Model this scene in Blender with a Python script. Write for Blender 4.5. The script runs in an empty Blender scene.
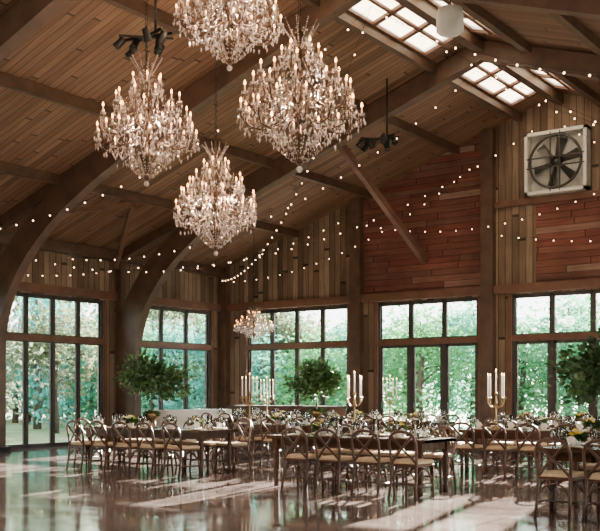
import bpy, math, random
from mathutils import Vector, Matrix
random.seed(7)
C=bpy.context
# ------------------------------------------------------------ mesh builder
class MB:
    def __init__(s): s.v=[];s.f=[];s.m=[];s.s=[]
    def add(s,vs,fs,mi=0,smooth=False,M=None):
        o=len(s.v)
        if M is not None: vs=[tuple(M@Vector(p)) for p in vs]
        s.v.extend([tuple(p) for p in vs])
        for f in fs:
            s.f.append(tuple(i+o for i in f)); s.m.append(mi); s.s.append(smooth)
    def box(s,x0,y0,z0,x1,y1,z1,mi=0):
        vs=[(x0,y0,z0),(x1,y0,z0),(x1,y1,z0),(x0,y1,z0),(x0,y0,z1),(x1,y0,z1),(x1,y1,z1),(x0,y1,z1)]
        s.add(vs,[(0,3,2,1),(4,5,6,7),(0,1,5,4),(1,2,6,5),(2,3,7,6),(3,0,4,7)],mi)
    def beam(s,p0,p1,w,h,mi=0):
        p0=Vector(p0);p1=Vector(p1);t=(p1-p0).normalized()
        up=Vector((0,0,1)) if abs(t.z)<.95 else Vector((0,1,0))
        a=t.cross(up).normalized();b=a.cross(t).normalized()
        vs=[]
        for p in (p0,p1):
            for sa,sb in((-1,-1),(1,-1),(1,1),(-1,1)):
                vs.append(p+a*sa*w/2+b*sb*h/2)
        s.add(vs,[(0,3,2,1),(4,5,6,7),(0,1,5,4),(1,2,6,5),(2,3,7,6),(3,0,4,7)],mi)
    def tube(s,pts,r,n=6,mi=0,smooth=True):
        pts=[Vector(p) for p in pts]
        if not isinstance(r,(list,tuple)): r=[r]*len(pts)
        vs=[];nrm=None
        for i,p in enumerate(pts):
            t=(pts[min(i+1,len(pts)-1)]-pts[max(i-1,0)]).normalized()
            if nrm is None:
                ref=Vector((0,0,1)) if abs(t.z)<.9 else Vector((1,0,0))
                nrm=t.cross(ref).normalized()
            else:
                nrm=(nrm-t*nrm.dot(t)).normalized()
            b=t.cross(nrm)
            for k in range(n):
                a=2*math.pi*k/n
                vs.append(p+(nrm*math.cos(a)+b*math.sin(a))*r[i])
        fs=[]
        for i in range(len(pts)-1):
            for k in range(n):
                fs.append((i*n+k,i*n+(k+1)%n,(i+1)*n+(k+1)%n,(i+1)*n+k))
        fs.append(tuple(range(n-1,-1,-1)));fs.append(tuple(range((len(pts)-1)*n,len(pts)*n)))
        s.add(vs,fs,mi,smooth)
    def lathe(s,prof,n=12,mi=0,o=(0,0,0),smooth=True):
        vs=[];fs=[]
        for r,z in prof:
            for k in range(n):
                a=2*math.pi*k/n
                vs.append((o[0]+r*math.cos(a),o[1]+r*math.sin(a),o[2]+z))
        for i in range(len(prof)-1):
            for k in range(n):
                fs.append((i*n+k,i*n+(k+1)%n,(i+1)*n+(k+1)%n,(i+1)*n+k))
        fs.append(tuple(range(n-1,-1,-1)));fs.append(tuple(range((len(prof)-1)*n,len(prof)*n)))
        s.add(vs,fs,mi,smooth)
    def prism(s,poly,axis,a0,a1,mi=0):
        n=len(poly);vs=[]
        for a in (a0,a1):
            for u,z in poly:
                vs.append((u,a,z) if axis=='y' else (a,u,z))
        fs=[(i,(i+1)%n,n+(i+1)%n,n+i) for i in range(n)]
        fs.append(tuple(range(n-1,-1,-1)));fs.append(tuple(range(n,2*n)))
        s.add(vs,fs,mi)
    def octa(s,c,w,h,mi=0):
        x,y,z=c
        s.add([(x+w,y,z),(x,y+w,z),(x-w,y,z),(x,y-w,z),(x,y,z+h*.6),(x,y,z-h)],
              [(0,1,4),(1,2,4),(2,3,4),(3,0,4),(1,0,5),(2,1,5),(3,2,5),(0,3,5)],mi)
    def ball(s,c,r,mi=0,n=8,m=5,sz=1):
        prof=[(max(.001,r*math.sin(math.pi*i/m)),-r*sz*math.cos(math.pi*i/m)) for i in range(m+1)]
        s.lathe(prof,n,mi,c)
    def leaf(s,c,d,size,mi=0,asp=.5):
        d=Vector(d).normalized();r=Vector((random.uniform(-1,1),random.uniform(-1,1),random.uniform(-1,1)))
        a=d.cross(r).normalized();c=Vector(c)
        s.add([c,c+d*size*.45+a*size*asp*.5,c+d*size,c+d*size*.45-a*size*asp*.5],[(0,1,2,3)],mi)
    def mesh(s,name,mats):
        me=bpy.data.meshes.new(name)
        me.from_pydata(s.v,[],s.f)
        for m in mats: me.materials.append(m)
        me.polygons.foreach_set('material_index',s.m)
        me.polygons.foreach_set('use_smooth',s.s)
        me.update();return me
    def obj(s,name,mats,loc=(0,0,0),rz=0,parent=None,fixn=True):
        me=s.mesh(name,mats)
        if fixn:
            import bmesh
            bm=bmesh.new();bm.from_mesh(me);bmesh.ops.recalc_face_normals(bm,faces=bm.faces);bm.to_mesh(me);bm.free()
        return inst(name,me,loc,rz,parent)
def inst(name,me,loc=(0,0,0),rz=0,parent=None,sc=(1,1,1)):
    o=bpy.data.objects.new(name,me);C.scene.collection.objects.link(o)
    o.location=loc;o.rotation_euler=(0,0,rz);o.scale=sc
    if parent: o.parent=parent
    return o
# ------------------------------------------------------------ materials
def mat(name,col,rough=.5,metal=0,emis=None,es=0,trans=0,spec=None,noise=None):
    m=bpy.data.materials.new(name);m.use_nodes=True
    nt=m.node_tree;b=nt.nodes['Principled BSDF']
    b.inputs['Base Color'].default_value=(*col,1);b.inputs['Roughness'].default_value=rough
    b.inputs['Metallic'].default_value=metal
    if emis: b.inputs['Emission Color'].default_value=(*emis,1);b.inputs['Emission Strength'].default_value=es
    if trans: b.inputs['Transmission Weight'].default_value=trans
    if spec is not None: b.inputs['Specular IOR Level'].default_value=spec
    if noise:
        sc,col2=noise
        tc=nt.nodes.new('ShaderNodeTexCoord');n=nt.nodes.new('ShaderNodeTexNoise');n.inputs['Scale'].default_value=sc;n.inputs['Detail'].default_value=4
        r=nt.nodes.new('ShaderNodeValToRGB');r.color_ramp.elements[0].position=.35;r.color_ramp.elements[1].position=.65
        r.color_ramp.elements[0].color=(*col,1);r.color_ramp.elements[1].color=(*col2,1)
        nt.links.new(tc.outputs['Object'],n.inputs['Vector']);nt.links.new(n.outputs['Fac'],r.inputs['Fac']);nt.links.new(r.outputs['Color'],b.inputs['Base Color'])
    return m
def plank(name,ac,al,w,L,cols,rough=.75,gap=.05,blotch=None):
    m=bpy.data.materials.new(name);m.use_nodes=True;nt=m.node_tree;N=nt.nodes;Lk=nt.links
    b=N['Principled BSDF'];b.inputs['Roughness'].default_value=rough;b.inputs['Specular IOR Level'].default_value=.25
    tc=N.new('ShaderNodeTexCoord');sp=N.new('ShaderNodeSeparateXYZ');Lk.new(tc.outputs['Object'],sp.inputs[0])
    def M(op,a,bv=None):
        n=N.new('ShaderNodeMath');n.operation=op
        for i,x in enumerate((a,bv)):
            if x is None: continue
            if isinstance(x,(int,float)): n.inputs[i].default_value=x
            else: Lk.new(x,n.inputs[i])
        return n.outputs[0]
    A=sp.outputs['XYZ'.index(ac)];B=sp.outputs['XYZ'.index(al)]
    a=M('DIVIDE',A,w);ai=M('FLOOR',a);af=M('FRACT',a)
    wn=N.new('ShaderNodeTexWhiteNoise');wn.noise_dimensions='1D';Lk.new(ai,wn.inputs['W'])
    bb=M('ADD',M('DIVIDE',B,L),M('MULTIPLY',wn.outputs['Value'],7));bi=M('FLOOR',bb);bf=M('FRACT',bb)
    cb=N.new('ShaderNodeCombineXYZ');Lk.new(ai,cb.inputs[0]);Lk.new(bi,cb.inputs[1])
    w2=N.new('ShaderNodeTexWhiteNoise');w2.noise_dimensions='2D';Lk.new(cb.outputs[0],w2.inputs['Vector'])
    r=N.new('ShaderNodeValToRGB');e=r.color_ramp.elements
    while len(e)<len(cols): e.new(.5)
    for i,c in enumerate(cols): e[i].position=i/(len(cols)-1);e[i].color=(*c,1)
    Lk.new(w2.outputs['Value'],r.inputs['Fac'])
    cg=N.new('ShaderNodeCombineXYZ');Lk.new(M('MULTIPLY',A,22),cg.inputs[0]);Lk.new(M('MULTIPLY',B,1.3),cg.inputs[1]);Lk.new(M('MULTIPLY',w2.outputs['Value'],9),cg.inputs[2])
    ns=N.new('ShaderNodeTexNoise');ns.inputs['Scale'].default_value=1;ns.inputs['Detail'].default_value=5;Lk.new(cg.outputs[0],ns.inputs['Vector'])
    g=M('ADD',M('MULTIPLY',ns.outputs['Fac'],1.1),.45)
    gp=M('MULTIPLY',M('GREATER_THAN',af,gap),M('GREATER_THAN',bf,.012))
    g=M('MULTIPLY',g,M('ADD',M('MULTIPLY',gp,.75),.25))
    if blotch:
        n3=N.new('ShaderNodeTexNoise');n3.inputs['Scale'].default_value=blotch;n3.inputs['Detail'].default_value=6
        Lk.new(tc.outputs['Object'],n3.inputs['Vector']);g=M('MULTIPLY',g,M('ADD',M('MULTIPLY',n3.outputs['Fac'],1.4),.3))
    vm=N.new('ShaderNodeVectorMath');vm.operation='SCALE';Lk.new(r.outputs['Color'],vm.inputs[0]);Lk.new(g,vm.inputs['Scale'])
    Lk.new(vm.outputs[0],b.inputs['Base Color'])
    bp=N.new('ShaderNodeBump');bp.inputs['Strength'].default_value=.5;bp.inputs['Distance'].default_value=.02;Lk.new(g,bp.inputs['Height']);Lk.new(bp.outputs[0],b.inputs['Normal'])
    return m
ceil_m=plank('ceiling_planks','Y','X',.16,3.2,[(.10,.055,.032),(.155,.088,.052),(.19,.11,.067),(.13,.07,.042)],.6,.09)
vert_x=plank('barnwood_vertical_back','X','Z',.19,6,[(.085,.055,.037),(.15,.102,.07),(.235,.17,.12),(.11,.072,.05)],.8,.09,.8)
vert_y=plank('barnwood_vertical_side','Y','Z',.19,6,[(.085,.055,.037),(.15,.102,.07),(.235,.17,.12),(.11,.072,.05)],.8,.09,.8)
red_x=plank('barnwood_red','Z','X',.17,2.2,[(.10,.036,.027),(.15,.055,.04),(.105,.052,.04),(.14,.042,.031),(.21,.135,.105)],.8,.07,1.1)
beam_m=mat('glulam_wood',(.055,.028,.017),.5,noise=(3,(.092,.05,.03)))
trim_m=mat('trim_wood',(.095,.04,.023),.6,noise=(2.5,(.14,.064,.038)))
frame_m=mat('window_frame',(.028,.023,.021),.45,noise=(3,(.04,.033,.03)))
dark_m=mat('black_metal',(.012,.011,.011),.4,.5)
white_m=mat('white_paint',(.5,.48,.45),.5,noise=(5,(.6,.58,.54)))
def glassmat(name,tint=(1,1,1),gl=.08):
    m=bpy.data.materials.new(name);m.use_nodes=True;nt=m.node_tree;N=nt.nodes
    N.remove(N['Principled BSDF']);o=N['Material Output']
    t=N.new('ShaderNodeBsdfTransparent');t.inputs[0].default_value=(*tint,1)
    g=N.new('ShaderNodeBsdfGlossy');g.inputs['Roughness'].default_value=.02
    f=N.new('ShaderNodeFresnel');f.inputs[0].default_value=1.3
    mx=N.new('ShaderNodeMixShader')
    ad=N.new('ShaderNodeMath');ad.operation='ADD';ad.inputs[1].default_value=gl-.02
    nt.links.new(f.outputs[0],ad.inputs[0]);nt.links.new(ad.outputs[0],mx.inputs[0])
    nt.links.new(t.outputs[0],mx.inputs[1]);nt.links.new(g.outputs[0],mx.inputs[2]);nt.links.new(mx.outputs[0],o.inputs[0])
    return m
glass_m=glassmat('window_glass',(.95,.98,.97),.03)
tglass_m=glassmat('drinking_glass',(.9,.92,.93),.26)
sky_glass=bpy.data.materials.new('skylight_panel');sky_glass.use_nodes=True
nt=sky_glass.node_tree;N=nt.nodes;N.remove(N['Principled BSDF'])
t=N.new('ShaderNodeBsdfTransparent');t.inputs[0].default_value=(.7,.62,.5,1);d=N.new('ShaderNodeBsdfTranslucent');d.inputs[0].default_value=(1,.92,.8,1)
mx=N.new('ShaderNodeMixShader');mx.inputs[0].default_value=.25
nt.links.new(t.outputs[0],mx.inputs[1]);nt.links.new(d.outputs[0],mx.inputs[2]);nt.links.new(mx.outputs[0],N['Material Output'].inputs[0])
# ------------------------------------------------------------ room dims
XL,XR,XM=-20.07,2.13,-8.97
YB,YF=23.63,-8.0
def roof(x): return 8.94-.328*abs(x-XM)
# floor
fm=bpy.data.materials.new('polished_concrete');fm.use_nodes=True
nt=fm.node_tree;N=nt.nodes;b=N['Principled BSDF']
tc=N.new('ShaderNodeTexCoord');n1=N.new('ShaderNodeTexNoise');n1.inputs['Scale'].default_value=.9;n1.inputs['Detail'].default_value=9;n1.inputs['Roughness'].default_value=.65
r=N.new('ShaderNodeValToRGB');r.color_ramp.elements[0].position=.35;r.color_ramp.elements[1].position=.65
r.color_ramp.elements[0].color=(.095,.068,.064,1);r.color_ramp.elements[1].color=(.23,.175,.165,1)
nt.links.new(tc.outputs['Object'],n1.inputs['Vector']);nt.links.new(n1.outputs['Fac'],r.inputs['Fac'])
br=N.new('ShaderNodeTexBrick');br.offset=0;br.inputs['Scale'].default_value=1;br.inputs['Brick Width'].default_value=4.5;br.inputs['Row Height'].default_value=4.5;br.inputs['Mortar Size'].default_value=.012
br.inputs['Color1'].default_value=(1,1,1,1);br.inputs['Color2'].default_value=(.9,.9,.9,1);br.inputs['Mortar'].default_value=(.35,.35,.35,1)
nt.links.new(tc.outputs['Object'],br.inputs['Vector'])
mx=N.new('ShaderNodeMix');mx.data_type='RGBA';mx.blend_type='MULTIPLY';mx.inputs[0].default_value=1
nt.links.new(r.outputs['Color'],mx.inputs[6]);nt.links.new(br.outputs['Color'],mx.inputs[7]);nt.links.new(mx.outputs[2],b.inputs['Base Color'])
n2=N.new('ShaderNodeTexNoise');n2.inputs['Scale'].default_value=2.2;n2.inputs['Detail'].default_value=6
mr=N.new('ShaderNodeMapRange');mr.inputs[1].default_value=.3;mr.inputs[2].default_value=.7;mr.inputs[3].default_value=.03;mr.inputs[4].default_value=.15
nt.links.new(tc.outputs['Object'],n2.inputs['Vector']);nt.links.new(n2.outputs['Fac'],mr.inputs[0]);nt.links.new(mr.outputs[0],b.inputs['Roughness'])
b.inputs['Specular IOR Level'].default_value=1.0
q=MB();q.box(XL-.3,YF-.3,-.2,XR+.3,YB+.3,0);q.obj('floor',[fm])
gm=mat('grass',(.05,.09,.025),.9,noise=(.6,(.12,.16,.06)))
q=MB();q.add([(-140,-60,-.21),(80,-60,-.21),(80,150,-.21),(-140,150,-.21)],[(0,1,2,3)]);q.obj('ground_lawn',[gm])
# ------------------------------------------------------------ walls
ZH=4.05
def walls():
    ops=[(-19.05,-15.3,.5,3.95),(-14.3,-11.2,0,3.95),(-10.25,-7.1,0,3.95),(-6.1,-3.0,.0,3.95),(-2.6,1.2,.5,3.95)]
    q=MB();x=XL
    for a,b_,z0,z1 in ops:
        q.box(x,YB,0,a,YB+.25,ZH,0)
        if z0>0:q.box(a,YB,0,b_,YB+.25,z0,0)
        q.box(a,YB,z1,b_,YB+.25,ZH,0);x=b_
    q.box(x,YB,0,XR,YB+.25,ZH,0)
    def gp(x0,x1,z0,z1,mi):
        if z1 is None:
            poly=[(x0,z0),(x1,z0),(x1,roof(x1)+.05)]
            if x0<XM<x1: poly.append((XM,roof(XM)+.05))
            poly.append((x0,roof(x0)+.05))
        else: poly=[(x0,z0),(x1,z0),(x1,z1),(x0,z1)]
        q.prism(poly,'y',YB,YB+.25,mi)
    gp(XL,-14.95,ZH,None,0)
    gp(-14.95,-10.87,ZH,None,1)
    gp(-10.87,-9.6,ZH,6.3,0);gp(-9.6,-7.07,ZH,6.3,1);gp(-10.87,-7.07,6.3,None,0)
    gp(-7.07,-3,ZH,None,1);gp(-3,XR,ZH,None,0)
    q.obj('wall_back',[vert_x,red_x])
    for nm,X0,X1 in(('wall_left',XL-.25,XL),('wall_right',XR,XR+.25)):
        q=MB();y=YF
        sp=[(1.7,5.0),(6.2,9.5),(10.7,14.0),(15.15,18.6),(19.85,23.1)]
        for a,b_ in sp:
            q.box(X0,y,0,X1,a,ZH,0);q.box(X0,a,3.95,X1,b_,ZH,0);y=b_
        q.box(X0,y,0,X1,YB,ZH,0);q.box(X0,YF,ZH,X1,YB,roof(XL)+.02,0)
        q.obj(nm,[vert_y])
    q=MB();q.prism([(XL,0),(XR,0),(XR,roof(XR)),(XM,roof(XM)),(XL,roof(XL))],'y',YF-.25,YF,0);q.obj('wall_front',[vert_x])
walls()
# ceiling with skylight openings
S0,S1=.14,.98
bayY=[-3.4,1.1,5.6,10.1,14.6,19.1]
skyY=[(y+.6,y+3.8) for y in bayY]
q=MB()
for sg in(-1,1):
    def slab(d0,d1,y0,y1):
        x0,x1=XM+sg*d0,XM+sg*d1
        q.prism([(x0,roof(x0)),(x1,roof(x1)),(x1,roof(x1)+.08),(x0,roof(x0)+.08)],'y',y0,y1,0)
    slab(S1,11.5,YF-.3,YB+.3);slab(0,S0,YF-.3,YB+.3)
    y=YF-.3
    for a,b_ in skyY: slab(S0,S1,y,a);y=b_
    slab(S0,S1,y,YB+.3)
q.obj('ceiling',[ceil_m])
k=0
for sg in(-1,1):
    for a,b_ in skyY:
        q=MB();x0,x1=XM+sg*S0,XM+sg*S1
        q.prism([(x0,roof(x0)+.02),(x1,roof(x1)+.02),(x1,roof(x1)+.025),(x0,roof(x0)+.025)],'y',a,b_,1)
        xm=(x0+x1)/2
        for xx,ww in((x0,.06),(xm,.08),(x1,.06)): q.beam((xx,a,roof(xx)-.01),(xx,b_,roof(xx)-.01),ww,.05,0)
        for i in range(4):
            yy=a+(b_-a)*i/3;q.beam((x0,yy,roof(x0)-.01),(x1,yy,roof(x1)-.01),.12,.06,0)
        k+=1;q.obj('skylight_%d'%k,[trim_m,sky_glass])
def bez(p0,p1,p2,n=10):
    return[((1-t)**2*p0[0]+2*t*(1-t)*p1[0]+t*t*p2[0],(1-t)**2*p0[1]+2*t*(1-t)*p1[1]+t*t*p2[1]) for t in[i/n for i in range(n+1)]]
for fy in bayY:
    q=MB()
    for sg in(-1,1):
        def X(d): return XM+sg*d
        H=11.1
        outer=[(H-.08,0)]+bez((H-.08,2.5),(H-.08,roof(XL)-.08),(6.2,roof(XM-6.2)-.04),14)+[(0,8.94-.04)]
        inner=[(H-.82,0)]+bez((H-.82,2.3),(H-.78,4.85),(5.8,roof(XM-5.8)-.55),14)+[(0,8.94-.45)]
        n=len(outer)
        for i in range(n-1):
            q.prism([(X(outer[i][0]),outer[i][1]),(X(inner[i][0]),inner[i][1]),(X(inner[i+1][0]),inner[i+1][1]),(X(outer[i+1][0]),outer[i+1][1])],'y',fy-.12,fy+.12,0)
        q.beam((X(10.95),fy,2),(X(10.95),fy,5.25),.2,.2,0)
        q.beam((X(11),fy,roof(X(11))-.14),(X(5.5),fy,roof(X(5.5))-.14),.2,.26,0)
        q.box(X(H-.04),fy-.2,0,X(H-.9),fy+.2,.12,1)
    q.obj('glulam_arch_frame',[beam_m,dark_m])
# purlins
q=MB()
for sg in(-1,1):
    for d in(8.15,5.55,2.85,1.08):
        x=XM+sg*d
        q.prism([(x-.07,roof(x)-.2),(x+.07,roof(x)-.2),(x+.07,roof(x)+.01),(x-.07,roof(x)+.01)],'y',YF,YB,0)
    x=XM+sg*10.95
    q.box(x-.12,YF,roof(x)-.28,x+.12,YB,roof(x)-.0,0)
q.box(XM-.1,YF,8.94-.3,XM+.1,YB,8.92,0)
q.obj('roof_purlins',[beam_m])
def brace(p0,p1,w,h):
    q=MB();q.beam(p0,p1,w,h,0);q.obj('diagonal_brace',[trim_m])
brace((-12.75,19.3,7.35),(-12.75,23.55,5.0),.14,.18)
brace((-5.2,19.3,7.35),(-5.2,23.55,5.0),.14,.18)
brace((-19.8,18.8,4.9),(-17.2,16.9,6.0),.12,.14)
brace((-17.2,16.9,6.0),(-18.5,14.9,5.6),.1,.12)
# trims
q=MB()
for x in(-19.9,-14.95,-10.87,-7.07,-3,2.0):
    q.box(x-.17,YB-.22,0,x+.17,YB,roof(x)-.02,0)
q.obj('trim_1',[beam_m])
q=MB();q.box(XL,YB-.14,3.98,XR,YB,4.2,0)
q.box(-10.7,YB-.08,6.22,-7.2,YB,6.38,0);q.box(-14.8,YB-.05,6.9,-11,YB,7.0,0)
q.obj('trim_2',[trim_m])
for i,(a,b_) in enumerate(((XL,XL+.12),(XR-.12,XR))):
    q=MB();q.box(a,YF,3.98,b_,YB,4.2,0);q.obj('trim_%d'%(i+3),[trim_m])
q=MB()
for a,b_ in((XL,-14.3),(-11.2,-10.25),(-7.1,-6.1),(-3,XR)): q.box(a,YB-.03,0,b_,YB,.16,0)
q.obj('baseboard_back',[trim_m])
# windows
wn=[0]
def window(kind,axis,pos,a0,a1,z0,z1,cols,rows,inw=1,dn=None):
    q=MB()
    def bx(u0,u1,za,zb,d0,d1,mi):
        if axis=='y': q.box(u0,pos+d0,za,u1,pos+d1,zb,mi)
        else: q.box(pos+min(d0*inw,d1*inw),u0,za,pos+max(d0*inw,d1*inw),u1,zb,mi)
    fr=.07
    bx(a0,a1,z0,z0+fr,.03,.15,0);bx(a0,a1,z1-fr,z1,.03,.15,0)
    bx(a0,a0+fr,z0,z1,.03,.15,0);bx(a1-fr,a1,z0,z1,.03,.15,0)
    bx(a0-.1,a0,z0,z1+.0,-.04,.0,2);bx(a1,a1+.1,z0,z1,-.04,.0,2)
    for rz in rows: bx(a0,a1,rz-.08,rz+.08,-.02,.15,2)
    for i in range(1,cols):
        u=a0+(a1-a0)*i/cols;bx(u-.04,u+.04,z0,z1,.03,.14,0)
    zs=[z0]+rows+[z1]
    for j in range(len(zs)-1):
        for i in range(cols):
            u0=a0+(a1-a0)*i/cols;u1=a0+(a1-a0)*(i+1)/cols
            za=zs[j]+(.08 if j else .07);zb=zs[j+1]-(.08 if j<len(zs)-2 else .07)
            s=.03 if (kind=='w' or j) else .08
            bx(u0+.04,u0+.04+s,za,zb,.05,.12,0);bx(u1-.04-s,u1-.04,za,zb,.05,.12,0)
            bx(u0+.045,u1-.045,za,za+s*(1 if(kind=='w' or j) else 2.2),.05,.12,0);bx(u0+.045,u1-.045,zb-s,zb,.05,.12,0)
            if kind=='d' and j==0:
                bx(u0+.09,u0+.12,.95,1.15,.0,.04,0)
    bx(a0+.05,a1-.05,z0+.05,z1-.05,.08,.088,1)
    wn[0]+=1
    q.obj(('window_%d' if kind=='w' else 'door_%d')%wn[0],[frame_m,glass_m,trim_m])
window('w','y',YB,-19.05,-15.3,.5,3.95,4,[2.82])
window('d','y',YB,-14.3,-11.2,0,3.95,3,[2.82])
window('d','y',YB,-10.25,-7.1,0,3.95,3,[2.82])
window('d','y',YB,-6.1,-3.0,0,3.95,3,[2.82])
window('w','y',YB,-2.6,1.2,.5,3.95,4,[2.82])
for a,b_ in[(1.7,5.0),(6.2,9.5),(10.7,14.0),(15.15,18.6),(19.85,23.1)]:
    window('w','x',XL,a,b_,0,3.95,4 if a<19 else 3,[2.82],-1)
    window('w','x',XR,a,b_,0,3.95,4,[2.82],1)
# ------------------------------------------------------------ wall fan
q=MB();cx,cz,R=XM-.02,7.18,.66
q.box(cx-.78,YB-.06,cz-.76,cx+.78,YB-.01,cz+.76,1)
for a in((cx-.8,cz-.78,cx-.72,cz+.78),(cx+.72,cz-.78,cx+.8,cz+.78),(cx-.8,cz-.78,cx+.8,cz-.7),(cx-.8,cz+.7,cx+.8,cz+.78)):
    q.box(a[0],YB-.3,a[1],a[2],YB-.01,a[3],0)
ring=[(cx+R*math.cos(t),YB-.27,cz+R*math.sin(t)) for t in[2*math.pi*i/32 for i in range(33)]]
q.tube(ring,.035,6,2)
for i in range(6):
    t=2*math.pi*i/6+.3;d=Vector((math.cos(t),0,math.sin(t)));p=Vector((-math.sin(t),0,math.cos(t)))
    c=Vector((cx,YB-.18,cz))
    vs=[c+d*.1+p*.05+Vector((0,-.04,0)),c+d*.1-p*.05+Vector((0,.04,0)),c+d*.6-p*.13+Vector((0,.06,0)),c+d*.6+p*.1+Vector((0,-.06,0))]
    q.add(vs+[v+Vector((0,.012,0)) for v in vs],[(0,1,2,3),(7,6,5,4),(0,4,5,1),(1,5,6,2),(2,6,7,3),(3,7,4,0)],2)
q.tube([(cx,YB-.26,cz),(cx,YB-.08,cz)],.13,14,2)
for s in(-1,1): q.beam((cx-.75,YB-.29,cz+.12*s),(cx+.75,YB-.29,cz+.12*s),.03,.03,2);q.beam((cx+.12*s,YB-.29,cz-.75),(cx+.12*s,YB-.29,cz+.75),.03,.03,2)
q.obj('wall_exhaust_fan',[white_m,mat('fan_louver',(.33,.33,.31),.5,noise=(8,(.42,.42,.4))),mat('fan_grey',(.05,.046,.042),.4,.6)])
# ------------------------------------------------------------ chandeliers
gold=mat('antique_brass',(.12,.075,.05),.35,.9,noise=(20,(.08,.05,.035)))
brass=mat('polished_brass',(.42,.27,.13),.35,.9,noise=(20,(.3,.2,.1)))
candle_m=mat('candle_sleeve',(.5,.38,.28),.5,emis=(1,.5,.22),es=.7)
bulb_m=mat('candle_bulb',(1,.75,.45),.3,emis=(1,.4,.12),es=16)
crys=bpy.data.materials.new('crystal');crys.use_nodes=True
b=crys.node_tree.nodes['Principled BSDF'];b.inputs['Base Color'].default_value=(.85,.73,.7,1);b.inputs['Roughness'].default_value=.05;b.inputs['Transmission Weight'].default_value=.65;b.inputs['Specular IOR Level'].default_value=.9
b.inputs['IOR'].default_value=1.6
def chandelier():
    q=MB();rnd=random.Random(3)
    q.lathe([(.01,-.95),(.05,-.9),(.02,-.84),(.09,-.62),(.12,-.56),(.03,-.48),(.04,-.2),(.13,-.1),(.05,0),(.03,.25),(.1,.33),(.04,.42),(.025,.7),(.09,.78),(.02,.86),(.015,1.05)],12,0)
    q.ball((0,0,-.99),.045,3)
    for(z0,R,n,ph) in((-.26,.74,14,0),(.0,.68,12,.2),(.24,.5,10,.1),(.52,.24,6,.3)):
        for i in range(n):
            t=2*math.pi*i/n+ph;cs,sn=math.cos(t),math.sin(t)
            jr=R*(1+rnd.uniform(-.09,.07));zj=z0+rnd.uniform(-.06,.06)
            pr=[(.03,-.12),(.2*R,-.02),(.4*R,-.16),(.65*R,-.24),(.88*R,-.2),(jr,-.09),(jr,0)]
            q.tube([(cs*a,sn*a,zj+z) for a,z in pr],[.011,.01,.01,.009,.009,.008,.011],5,0)
            o=(cs*jr,sn*jr,zj)
            q.lathe([(.008,-.012),(.045,0),(.05,.012),(.012,.006)],8,3,o)
            q.lathe([(.011,0),(.011,.1)],6,1,o)
            q.lathe([(.006,.1),(.016,.12),(.012,.145),(.002,.17)],6,2,o)
            for k in range(7):
                a=2*math.pi*k/7
                L=rnd.uniform(.03,.13)
                p=(o[0]+.045*math.cos(a),o[1]+.045*math.sin(a),zj-.02-L)
                q.octa((p[0],p[1],zj-.018),.008,.014,3);q.octa(p,.014,.048,3)
            for k in range(4):
                f=.3+.19*k
                q.octa((cs*R*f,sn*R*f,zj-.26-rnd.uniform(0,.08)),.015,.055,3)
            zt=z0+.42;rt=max(.08,R*.32)
            nb=11
            for k in range(1,nb):
                u=k/nb;a=jr+(rt-jr)*u;z=z0+(zt-z0)*u-.14*math.sin(math.pi*u)
                q.octa((cs*a,sn*a,z),.011,.015,3)
            t2=2*math.pi*(i+1)/n+ph
            for k in range(1,8):
                u=k/8;tt=t+(t2-t)*u
                q.octa((math.cos(tt)*R,math.sin(tt)*R,z0-.02-.12*math.sin(math.pi*u)),.012,.016,3)
            tt=(t+t2)/2;q.octa((math.cos(tt)*R,math.sin(tt)*R,z0-.19),.018,.055,3)
    for(r0,zz0,zz1,n) in((.55,-.36,-.92,22),(.34,-.4,-.8,12),(.22,.95,.66,10)):
        for i in range(n):
            t=2*math.pi*i/n
            for k in range(12):
                u=k/11;a=r0*(1-u)**.75+.02;z=zz0+(zz1-zz0)*u
                q.octa((math.cos(t)*a,math.sin(t)*a,z),.012,.019,3)
            if r0>.3: q.octa((math.cos(t)*r0,math.sin(t)*r0,zz0-.07),.018,.06,3)
    for i in range(160):
        t=rnd.uniform(0,6.28);z=rnd.uniform(-.75,.75);w=.66*(1-abs((z+.2)/1.0))**.7 if abs(z+.2)<1 else 0.05
        a=w*math.sqrt(rnd.random())
        q.octa((math.cos(t)*a,math.sin(t)*a,z),.014,.042,3)
    return q
ch_me=chandelier().mesh('chandelier',[gold,candle_m,bulb_m,crys])
chs=[(-10.7,10.8,5.62,1.0,1.0),(-11.1,12.9,4.8,.95,.98),(-8.0,11.1,5.6,1.13,1.06),(-9.2,11.0,7.12,1.0,.95),(-17.4,21.9,3.4,.72,.5),(-9.4,4.6,5.6,1.1,1.0),(-8.4,2.6,6.2,1.1,1.0)]  # last two are unseen extras, added to brighten the interior
def light(name,typ,loc,power,col,rad=.05,parent=None):
    l=bpy.data.lights.new(name,typ);l.energy=power;l.color=col
    if typ=='POINT': l.shadow_soft_size=rad
    o=bpy.data.objects.new(name,l);C.scene.collection.objects.link(o);o.location=loc
    return o
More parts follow.
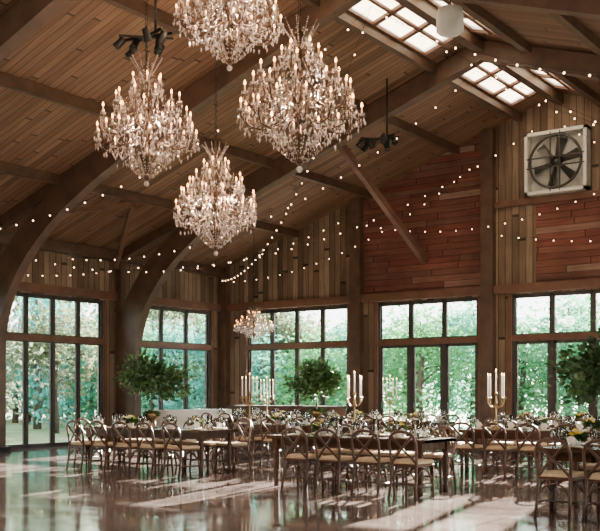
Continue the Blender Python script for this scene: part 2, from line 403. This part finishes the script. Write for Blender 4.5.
for i,(x,y,z,s,sz) in enumerate(chs):
    o=inst('crystal_chandelier',ch_me,(x,y,z),i*.7,None,(s,s,sz))
    q=MB();L=(roof(x)-z-1.05*sz)/sz
    zt=1.03
    nlk=max(3,int(L/.07))
    for k in range(nlk):
        za=zt+L*k/nlk;zb=za+L/nlk*1.1;w=.016
        d=(w,0) if k%2 else (0,w)
        q.tube([(d[0],d[1],za),(d[0],d[1],zb)],.006,4,0);q.tube([(-d[0],-d[1],za),(-d[0],-d[1],zb)],.006,4,0)
    q.lathe([(.09,L-.06),(.07,L),(.02,L+.0)],10,0,(0,0,zt))
    q.obj('chain',[dark_m],parent=o)
    if i in(5,6):  # added unseen chandeliers carry stronger fill lights
        for dx in(-.3,.3): light('chandelier_light','POINT',(x+dx,y,z-.1),260,(1,.82,.64),.04)
    elif s>.8:
        for dx in(-.3,.3):
            light('chandelier_light','POINT',(x+dx,y,z-.1),90,(1,.72,.5),.04)
    else: light('chandelier_light','POINT',(x+.12,y,z+.05),10,(1,.7,.45),.03)
fill_globe_m=mat('fill_globe_glow',(.9,.88,.85),.4,emis=(1,.86,.72),es=100)  # glow for fill globes, added out of view to brighten the interior
q=MB();q.ball((0,0,0),.25,0,20,12);q.lathe([(.1,.23),(.08,.3),(.02,.33)],14,1)
fill_globe_me=q.mesh('unseen_fill_globe',[fill_globe_m,dark_m])
for x,y,z in((-15.5,5.5,4.6),(-3.2,5.0,5.0),(-9.0,-2.5,6.0),(-15.5,-1.5,4.6),(0.2,13.5,4.6),(0.2,19.5,4.6)):  # invented fill sources, all placed outside the frame
    o=inst('unseen_fill_globe',fill_globe_me,(x,y,z))
    q=MB();q.tube([(0,0,.3),(0,0,roof(x)-z)],.01,5,0);q.obj('rod',[dark_m],parent=o)
# ------------------------------------------------------------ spot clusters
def spot_cluster(name,loc,top):
    q=MB()
    q.tube([(.2,0,0),(.2,0,top-loc[2])],.02,6,0)
    for s in(-1,1): q.beam((-.45,.12*s,0),(.45,-.12*s,.0),.04,.04,0)
    for i,(dx,dy) in enumerate(((-.42,.1),(-.15,-.1),(.15,.12),(.42,-.08),(0,.3),(-.3,-.28),(.3,-.3))):
        p=Vector((dx,dy,-.11));d=Vector((random.uniform(-.8,.8),random.uniform(-.8,.8),-1)).normalized()
        q.tube([p-d*.09,p-d*.08,p+d*.08,p+d*.1],[.04,.055,.06,.07],10,0)
        q.tube([(dx,dy,0),(dx,dy,-.1)],.012,5,0)
    for s in(-1,1): q.beam((.3*s,-.3,0),(-.3*s,.3,0),.03,.03,0)
    q.obj(name,[dark_m],loc=loc)
spot_cluster('spotlight_cluster',(-10.9,11.0,7.0),roof(-10.7)-.02)
spot_cluster('spotlight_cluster',(-11.1,18.4,7.0),roof(-10.9)-.02)
q=MB();q.lathe([(.05,.16),(.15,.13),(.17,.02),(.17,-.14),(.12,-.18),(.02,-.19)],20,0);q.tube([(0,0,.15),(0,0,1.78)],.012,6,1)
q.obj('hanging_speaker',[white_m,dark_m],loc=(-5.5,10.8,6.0))
# ------------------------------------------------------------ string lights
sb=mat('string_bulb',(1,.8,.55),.3,emis=(1,.6,.34),es=12)
q=MB()
def strand(p0,p1,sag,sp=.45):
    p0=Vector(p0);p1=Vector(p1);n=max(6,int((p1-p0).length/sp));pts=[]
    for i in range(n+1):
        u=i/n;p=p0.lerp(p1,u);p.z-=sag*4*u*(1-u);pts.append(p)
    q.tube(pts,.004,3,0)
    for p in pts[1:-1]:
        q.tube([p,p+Vector((0,0,-.03))],.008,4,0);q.ball((p.x,p.y,p.z-.045),.017,1,6,4)
R0=8.2
for i,y in enumerate((12.5,16.8,19.1,23.2)):
    strand((-19.8,y,4.95),(XM,14.6+(i%3)*4.2,R0),1.1+.15*(i%2))
for i,y in enumerate((10.1,14.6,19.1,23.2)):
    strand((1.8,y,4.95),(XM,14.6+(i%3)*4.2,R0),1.2)
strand((-14.95,YB-.3,6.3),(-7.07,YB-.3,6.6),.7)
strand((-19.7,YB-.4,4.9),(-10.87,YB-.3,7.6),.8)
strand((-19.7,14.8,4.9),(-14.95,YB-.3,6.5),1.0)
strand((-10.87,YB-.3,5.6),(-3,YB-.3,5.6),.5)
strand((-19.7,10.3,4.85),(-19.7,18.9,4.85),.5)
q.obj('string_lights',[dark_m,sb])
# ------------------------------------------------------------ chairs
wal=mat('walnut_chair',(.045,.018,.009),.32,noise=(14,(.08,.034,.017)))
cush=mat('tan_cushion',(.46,.33,.2),.8,noise=(30,(.55,.41,.26)))
def chair():
    q=MB()
    def m(p): return[(-x,y,z) for x,y,z in p]
    fl=[(.215,.215,0),(.205,.2,.2),(.2,.19,.44)]
    for s in(fl,m(fl)): q.tube(s,[.016,.02,.024],8,0)
    bk=[(.2,-.27,0),(.19,-.225,.22),(.185,-.2,.45),(.2,-.225,.62),(.205,-.25,.74),(.17,-.27,.835),(.09,-.285,.88),(0,-.29,.893)]
    q.tube(bk+[(-x,y,z) for x,y,z in bk[-2::-1]],[.017,.02,.022,.02,.019,.019,.02,.022,.02,.019,.019,.02,.022,.02,.017],8,0)
    for s in(1,-1):
        q.tube([(s*.185,-.2,.47),(s*.1,-.235,.57),(0,-.262-.008*s,.67),(-s*.1,-.28,.77),(-s*.165,-.275,.845)],.018,6,0)
        q.tube([(s*.205,.19,.25),(s*.2,.08,.36),(s*.19,0,.4),(s*.19,-.1,.37),(s*.19,-.22,.25)],.012,6,0)
        q.tube([(s*.205,.2,.17),(s*.19,-.235,.17)],.012,6,0)
    q.tube([(.2,0,.17),(-.2,0,.17)],.012,6,0)
    q.tube([(.205,.2,.25),(.1,.195,.37),(0,.195,.4),(-.1,.195,.37),(-.205,.2,.25)],.012,6,0)
    q.tube([(.19,-.225,.24),(.1,-.21,.36),(0,-.205,.39),(-.1,-.21,.36),(-.19,-.225,.24)],.012,6,0)
    def seat(z0,z1,k,mi):
        pl=[]
        for (cx_,cy_,a0) in((.18*k,.17*k,0),(-.18*k,.17*k,90),(-.15*k,-.155*k,180),(.15*k,-.155*k,270)):
            for j in range(5):
                a=math.radians(a0+j*22.5);pl.append((cx_+.06*math.cos(a),cy_+.06*math.sin(a)))
        n=len(pl);e=.012
        vs=[(x*.97,y*.97,z0) for x,y in pl]+[(x,y,z0+e) for x,y in pl]+[(x,y,z1-e) for x,y in pl]+[(x*.92,y*.92,z1) for x,y in pl]
        fs=[(j*n+i,j*n+(i+1)%n,(j+1)*n+(i+1)%n,(j+1)*n+i) for j in range(3) for i in range(n)]
        fs+=[tuple(range(n-1,-1,-1)),tuple(range(3*n,4*n))]
        q.add(vs,fs,mi,False)
    seat(.425,.462,1.0,0);seat(.462,.51,.97,1)
    return q
ch=chair().mesh('crossback_chair',[wal,cush])
# ------------------------------------------------------------ tables
tabm=plank('farm_table_wood','Y','X',.16,4,[(.05,.024,.015),(.072,.036,.022),(.06,.03,.019)],.25,.03)
def table(L,W=.95):
    q=MB();h=.76
    for i in range(6):
        y0=-W/2+W*i/6;q.box(-L/2+.0,y0+.002,h-.045,L/2,y0+W/6-.002,h,0)
    q.box(-L/2,-W/2,h-.05,-L/2+.1,W/2,h+.001,0);q.box(L/2-.1,-W/2,h-.05,L/2,W/2,h+.001,0)
    for s in(-1,1):
        q.box(-L/2+.12,s*(W/2-.1)-.015,h-.15,L/2-.12,s*(W/2-.1)+.015,h-.045,0)
        q.box(s*(L/2-.12)-.015,-W/2+.1,h-.15,s*(L/2-.12)+.015,W/2-.1,h-.045,0)
        for t in(-1,1):
            x,y=s*(L/2-.12),t*(W/2-.1)
            q.box(x-.05,y-.05,h-.18,x+.05,y+.05,h-.04,0)
            q.lathe([(.045,.58),(.05,.56),(.038,.53),(.052,.45),(.045,.3),(.035,.12),(.042,.08),(.036,.05),(.04,0)],10,0,(x,y,0))
    return q.mesh('farm_table',[tabm])
tme={}
plate_m=mat('porcelain',(.8,.78,.74),.2,noise=(5,(.85,.83,.8)));charger=mat('charger_gold',(.5,.3,.12),.35,.7,noise=(12,(.6,.4,.2)))
nap=mat('linen_napkin',(.78,.72,.64),.9,noise=(40,(.84,.78,.7)));silver=mat('silver',(.7,.68,.65),.2,1,noise=(9,(.6,.58,.55)))
fol_d=mat('foliage_dark',(.018,.06,.015),.5,noise=(4,(.055,.13,.03)))
yel=mat('petal_yellow',(.95,.76,.08),.6,noise=(6,(.95,.62,.04)));orr=mat('petal_peach',(.85,.5,.28),.6,noise=(6,(.9,.8,.62)));wax=mat('candle_wax',(.85,.8,.7),.5,emis=(1,.8,.55),es=.3)
flame=mat('candle_flame',(1,.7,.3),.5,emis=(1,.6,.22),es=25)
def settings(L,n):
    q=MB();z=.762;g=MB()
    for i in range(n):
        x=(i-(n-1)/2)*.6
        for s in(-1,1):
            y=s*.29
            q.lathe([(.02,0),(.12,.004),(.155,.014),(.15,.016),(.02,.008)],18,1,(x,y,z))
            q.lathe([(.02,.01),(.08,.012),(.118,.026),(.113,.028),(.02,.018)],18,0,(x,y,z))
            # napkin tied upright in a fan on the plate
            for k in range(5):
                a=(k-2)*.35
                p0=Vector((x,y,z+.026));p1=p0+Vector((math.sin(a)*.09,.012*(k%2),math.cos(a)*.11));p2=p0+Vector((math.sin(a+.35)*.09,.012*((k+1)%2),math.cos(a+.35)*.11))
                q.add([p0-Vector((.02,0,0)),p0+Vector((.02,0,0)),p2,p1],[(0,1,2,3)],2)
            q.box(x-.19,y-.09,z,x-.175,y+.09,z+.004,3);q.box(x+.175,y-.09,z,x+.19,y+.09,z+.004,3)
            for dx,dy,k in((.17,.13,1.1),(.25,.1,.95),(.12,.18,.8)):
                g.lathe([(.034*k,0),(.034*k,.003),(.005,.008),(.004,.09*k),(.02*k,.1*k),(.042*k,.14*k),(.044*k,.17*k),(.034*k,.225*k),(.032*k,.225*k),(.041*k,.17*k),(.01,.105*k)],10,0,(x+dx*s,y-dy*s,z))
    return q.mesh('dinner_place_settings',[plate_m,charger,nap,silver]),g.mesh('wine_glasses',[tglass_m])
def flowers():
    q=MB();rnd=random.Random(5)
    q.lathe([(.05,0),(.07,.02),(.085,.08),(.075,.12),(.065,.12),(.03,.05)],12,0)
    for i in range(190):
        t=rnd.uniform(0,6.28);a=rnd.uniform(.02,.24);c=(a*.5*math.cos(t),a*.5*math.sin(t),.09+rnd.uniform(0,.11))
        q.leaf(c,(math.cos(t),math.sin(t),rnd.uniform(-.3,.8)),rnd.uniform(.08,.13),1)
    for i in range(18):
        t=rnd.uniform(0,6.28);a=rnd.uniform(0,.17);c=Vector((a*math.cos(t),a*math.sin(t),.15+.09*(1-a/.18)+rnd.uniform(0,.04)))
        r=rnd.uniform(.03,.05);mi=rnd.choice((2,2,2,3,4,4,4))
        q.ball(tuple(c),r*.5,mi,7,4)
        for ly,(rr,el,np_) in enumerate(((1,.1,8),(.8,.6,6),(.55,1.1,5))):
            for k in range(np_):
                b=2*math.pi*k/np_+ly;d=Vector((math.cos(b)*math.cos(el),math.sin(b)*math.cos(el),math.sin(el)))
                q.leaf(tuple(c),d,r*rr*1.3,mi,.8)
    return q.mesh('flower_centerpiece',[plate_m,fol_d,yel,orr,nap])
flw=flowers()
def tree_cp(seed,R=.6):
    q=MB();rnd=random.Random(seed);random.seed(seed)
    q.lathe([(.1,0),(.11,.02),(.03,.05),(.02,.1),(.06,.16),(.11,.2),(.12,.27),(.1,.27)],14,0)
    q.tube([(0,0,.2),(.01,0,.45),(-.01,.01,.7),(0,0,.95)],[.018,.015,.014,.01],7,1)
    for i in range(18):
        t=2*math.pi*i/18+rnd.uniform(-.2,.2);e=rnd.uniform(-.25,1.3);l=R*rnd.uniform(.6,1.05)
        s=Vector((0,0,.66+rnd.uniform(0,.18)));d=Vector((math.cos(t)*math.cos(e),math.sin(t)*math.cos(e),math.sin(e)*.75))
        pts=[s,s+d*l*.5+Vector((0,0,.04)),s+d*l]
        q.tube(pts,[.008,.006,.003],5,1)
        for k in range(120):
            u=rnd.uniform(.25,1.1);p=s+d*l*u+Vector([rnd.gauss(0,.08*R/.5) for _ in range(3)])
            q.leaf(p,(d.x+rnd.gauss(0,.7),d.y+rnd.gauss(0,.7),d.z+rnd.gauss(-.2,.6)),rnd.uniform(.08,.14),2,.5)
    for i in range(60):
        t=rnd.uniform(0,6.28);q.leaf((.05*math.cos(t),.05*math.sin(t),.24),(math.cos(t),math.sin(t),rnd.uniform(-.2,1)),.13,2)
    return q.mesh('greenery_tree_centerpiece',[brass,trim_m,fol_d])
def candelabra():
    q=MB()
    q.lathe([(.11,0),(.11,.015),(.04,.04),(.02,.08),(.03,.14),(.016,.2),(.014,.42),(.03,.46),(.016,.5),(.014,.62)],12,0)
    for i in range(4):
        t=math.pi/2*i+.4;cs,sn=math.cos(t),math.sin(t)
        q.tube([(cs*a,sn*a,z) for a,z in((.01,.44),(.06,.38),(.12,.4),(.17,.47),(.17,.54))],.01,6,0)
    for x,y,z in[(.17*math.cos(math.pi/2*i+.4),.17*math.sin(math.pi/2*i+.4),.54) for i in range(4)]+[(0,0,.62)]:
        q.lathe([(.01,-.01),(.035,0),(.035,.012),(.016,.012),(.018,.035)],9,0,(x,y,z))
        q.lathe([(.013,.02),(.012,.4)],8,1,(x,y,z));q.lathe([(.003,.4),(.008,.415),(.006,.43),(.001,.445)],6,2,(x,y,z))
    return q.mesh('candelabrum',[brass,wax,flame])
cdl=candelabra()
tr1=tree_cp(11,.64);tr2=tree_cp(21,.5)
def place(x0,x1,yc,nf,nb,xs=None,ends='',y_off=0):
    L=round(x1-x0,2);key=(L,max(nf,nb))
    if key not in tme:
        tme[key]=(table(L),)+settings(L,max(nf,nb))
    t,s,g=tme[key];xc=(x0+x1)/2
    inst('farm_table',t,(xc,yc,0));inst('dinner_place_settings',s,(xc,yc,0));inst('wine_glasses',g,(xc,yc,0))
    for s_,n in((-1,nf),(1,nb)):
        for i in range(n):
            x=xc+(i-(n-1)/2)*.6 if not(xs and s_<0) else xs[i]
            inst('crossback_chair',ch,(x+random.uniform(-.02,.02),yc+s_*(.66+random.uniform(-.03,.05)),0),(0 if s_<0 else math.pi)+random.uniform(-.1,.1))
    if 'l' in ends: inst('crossback_chair',ch,(x0-.25,yc,0),-math.pi/2)
    if 'r' in ends: inst('crossback_chair',ch,(x1+.25,yc,0),math.pi/2)
def onT(name,me,x,y,z=.763,rz=0,s=1): return inst(name,me,(x,y,z),rz,None,(s,s,s))
random.seed(4)
place(-13.9,-10.9,12.8,5,5,ends='l')
place(-9.0,-6.3,12.1,4,4,xs=[-8.2,-7.6,-7.0,-6.4])
place(-4.35,-1.35,11.3,5,5)
place(-13.2,-9.9,15.9,5,5)
place(-7.7,-4.7,15.9,5,5,ends='l')
place(-16.5,-13.5,19.4,5,5)
place(-12.9,-9.9,19.2,5,5)
place(-8.6,-5.6,19.2,5,5)
onT('greenery_tree_centerpiece',tr1,-12.55,12.8);onT('greenery_tree_centerpiece',tr2,-11.05,15.9,s=1.05);onT('greenery_tree_centerpiece',tr1,-3.72,11.3,rz=2)
for x,y in((-12.75,15.9),(-10.15,15.9),(-7.2,15.9),(-11.3,19.2),(-15.0,19.4)): onT('candelabrum',cdl,x,y,rz=x)
for x,y in((-13.1,12.8),(-11.5,12.8),(-8.3,12.1),(-7.0,12.1),(-3.0,11.3),(-2.2,11.3),(-4.1,11.3),(-12.0,15.9),(-10.6,15.9),(-6.4,15.9),(-5.5,15.9),(-14.5,19.4),(-15.9,19.4),(-12.2,19.2),(-10.6,19.2),(-8,19.2),(-6.8,19.2)):
    onT('flower_centerpiece',flw,x,y,rz=x*3,s=random.uniform(.7,.9))
q=MB()
q.lathe([(.03,0),(.035,.005),(.038,.08),(.034,.08),(.03,.01)],10,0);q.lathe([(.026,.006),(.026,.045)],8,1);q.lathe([(.002,.045),(.008,.06),(.001,.08)],6,2)
vo=q.mesh('votive_candle',[tglass_m,wax,flame])
for x,y in((-12.8,12.8),(-12.0,12.8),(-8.7,12.1),(-7.65,12.1),(-6.5,12.1),(-3.4,11.3),(-11.6,15.9),(-6.8,15.9),(-6,15.9)): onT('votive_candle',vo,x,y)
q=MB()
q.lathe([(.05,0),(.055,.01),(.055,.26),(.052,.26),(.048,.015)],12,0);q.lathe([(.035,.012),(.035,.15)],10,1);q.lathe([(.002,.15),(.009,.17),(.001,.2)],6,2)
hu=q.mesh('hurricane_candle',[tglass_m,wax,flame])
for x,y in((-13.5,12.8),(-11.15,12.8),(-8.0,12.1),(-7.35,12.1),(-6.7,12.1),(-2.6,11.3),(-12.4,15.9),(-11.75,15.9),(-5.9,15.9),(-5.1,15.9),(-6.95,15.9),(-15.4,19.4),(-11.7,19.2),(-7.4,19.2)): onT('hurricane_candle',hu,x,y)
cloth=mat('white_tablecloth',(.7,.66,.6),.85,noise=(6,(.78,.74,.68)))
def buffet(name,loc,L,rz):
    q=MB();W=.75;h=.92
    q.box(-L/2,-W/2,h-.02,L/2,W/2,h,0)
    per=[];n=int(L/.09)
    for i in range(n): per.append((-L/2+L*i/n,-W/2,0,-1))
    for i in range(8): per.append((L/2,-W/2+W*i/8,1,0))
    for i in range(n): per.append((L/2-L*i/n,W/2,0,1))
    for i in range(8): per.append((-L/2,W/2-W*i/8,-1,0))
    k=len(per);vs=[];fs=[]
    for lv,(z,am) in enumerate(((h-.005,0),(h-.3,.01),(.02,.035))):
        for i,(x,y,nx,ny) in enumerate(per):
            d=am*(1+math.sin(i*2.1));vs.append((x+nx*d,y+ny*d,z))
    for lv in range(2):
        for i in range(k): fs.append((lv*k+i,lv*k+(i+1)%k,(lv+1)*k+(i+1)%k,(lv+1)*k+i))
    q.add(vs,fs,0,True)
    return q.obj(name,[cloth],loc=loc,rz=rz)
buffet('buffet_table',(-18.9,20.9,0),2.7,math.pi/2)
q=MB()
q.box(-1.9,-.3,.08,1.9,.3,.98,0);q.box(-1.95,-.34,.98,1.95,.34,1.03,1)
for i in range(6):
    x=-1.85+i*.62;q.box(x,-.32,.14,x+.56,-.3,.92,1);q.ball((x+.28,-.335,.55),.02,2)
q.box(-1.85,-.26,0,1.85,.26,.08,2)
q.obj('sideboard_cabinet',[trim_m,beam_m,dark_m],loc=(-17.0,22.9,0))
# ------------------------------------------------------------ exterior trees
def leafmat(name,c0,c1,c2):
    lf=bpy.data.materials.new(name);lf.use_nodes=True;nt=lf.node_tree;N=nt.nodes;N.remove(N['Principled BSDF'])
    oi=N.new('ShaderNodeObjectInfo');r=N.new('ShaderNodeValToRGB');e=r.color_ramp.elements
    e[0].color=(*c0,1);e[1].color=(*c1,1);x=e.new(.5);x.color=(*c2,1)
    df=N.new('ShaderNodeBsdfDiffuse');tl=N.new('ShaderNodeBsdfTranslucent');mx=N.new('ShaderNodeMixShader');mx.inputs[0].default_value=.35
    nt.links.new(oi.outputs['Random'],r.inputs[0])
    for s in(df,tl): nt.links.new(r.outputs[0],s.inputs[0])
    nt.links.new(df.outputs[0],mx.inputs[1]);nt.links.new(tl.outputs[0],mx.inputs[2]);nt.links.new(mx.outputs[0],N['Material Output'].inputs[0])
    return lf
lf=leafmat('tree_leaves',(.06,.21,.12),(.08,.33,.3),(.11,.3,.12))
lf2=leafmat('tree_leaves_grey',(.08,.125,.085),(.12,.19,.16),(.15,.17,.10))
bark=mat('bark',(.05,.038,.03),.9,noise=(5,(.085,.068,.05)))
def extree(seed,low=1.2,nc=12,lm=lf):
    rnd=random.Random(seed);random.seed(seed);q=MB()
    q.tube([(0,0,0),(.05,0,1.5),(-.05,.05,3),(0,0,4.6)],[.16,.12,.09,.03],7,0)
    cl=[]
    for i in range(nc):
        t=rnd.uniform(0,6.28);z=rnd.uniform(low,3.6);l=rnd.uniform(.5,2.0)*(1-(z-1)/6)
        e=Vector((math.cos(t)*l,math.sin(t)*l,z+rnd.uniform(.0,.9)));q.tube([(0,0,z),tuple((Vector((0,0,z))+e)/2+Vector((0,0,.1))),tuple(e)],[.05,.03,.015],5,0)
        cl.append(e)
    cl.append(Vector((0,0,4.5)))
    for e in cl:
        for k in range(190):
            p=e+Vector((rnd.gauss(0,.45),rnd.gauss(0,.45),rnd.gauss(0,.36)))
            q.leaf(p,(rnd.gauss(0,1),rnd.gauss(0,1),rnd.gauss(-.2,.7)),rnd.uniform(.14,.28),1,.6)
    return q.mesh('garden_tree',[bark,lm])
ets=[extree(1,.3,15),extree(2,1.0,12),extree(3,.2,16),extree(4,1.8,9)]
ets2=[extree(5,.3,13,lf2),extree(6,1.4,10,lf2),extree(7,2.0,8,lf2)]
random.seed(12)
for i in range(54):
    x=-54+i*1.3+random.uniform(-.8,.8);row=i%3;y=34.5+row*4.5+random.uniform(-1.5,1.5);h=(.95+row*.14)*random.uniform(.85,1.05)
    inst('garden_tree',random.choice(ets),(x,y,-.21),random.uniform(0,6),None,(1.15,1.15,h))
for i in range(40):
    row=i%4;x=-31-row*6+random.uniform(-2.5,2.5);y=-4+i*1.5+random.uniform(-1,1);h=random.uniform(.9,1.4)+row*.3
    inst('garden_tree',random.choice(ets2 if i%3 else ets),(x,y,-.21),random.uniform(0,6),None,(1.2,1.2,h))
# ------------------------------------------------------------ light
w=bpy.data.worlds.new('World');C.scene.world=w;w.use_nodes=True
nt=w.node_tree;N=nt.nodes;bg=N['Background']
tc=N.new('ShaderNodeTexCoord');sp=N.new('ShaderNodeSeparateXYZ');r=N.new('ShaderNodeValToRGB')
nt.links.new(tc.outputs['Generated'],sp.inputs[0]);nt.links.new(sp.outputs[2],r.inputs[0])
r.color_ramp.elements[0].color=(1,.97,.92,1);r.color_ramp.elements[1].color=(.75,.87,1,1)
nt.links.new(r.outputs[0],bg.inputs[0]);bg.inputs[1].default_value=9.5
s=light('sun','SUN',(0,40,20),190,(1,.88,.74));s.data.angle=.008
el=math.radians(14.0);d=Vector((.22,-1,0)).normalized()*math.cos(el);d.z=-math.sin(el)
s.rotation_mode='QUATERNION';s.rotation_quaternion=d.to_track_quat('-Z','Y')
# ------------------------------------------------------------ camera
cam=bpy.data.cameras.new('camera');co=bpy.data.objects.new('camera',cam);C.scene.collection.objects.link(co)
co.location=(0,0,1.4);co.rotation_euler=(math.pi/2,0,math.radians(35.76))
cam.sensor_width=36;cam.lens=58.32;cam.shift_y=.2125;cam.clip_end=400
C.scene.camera=co
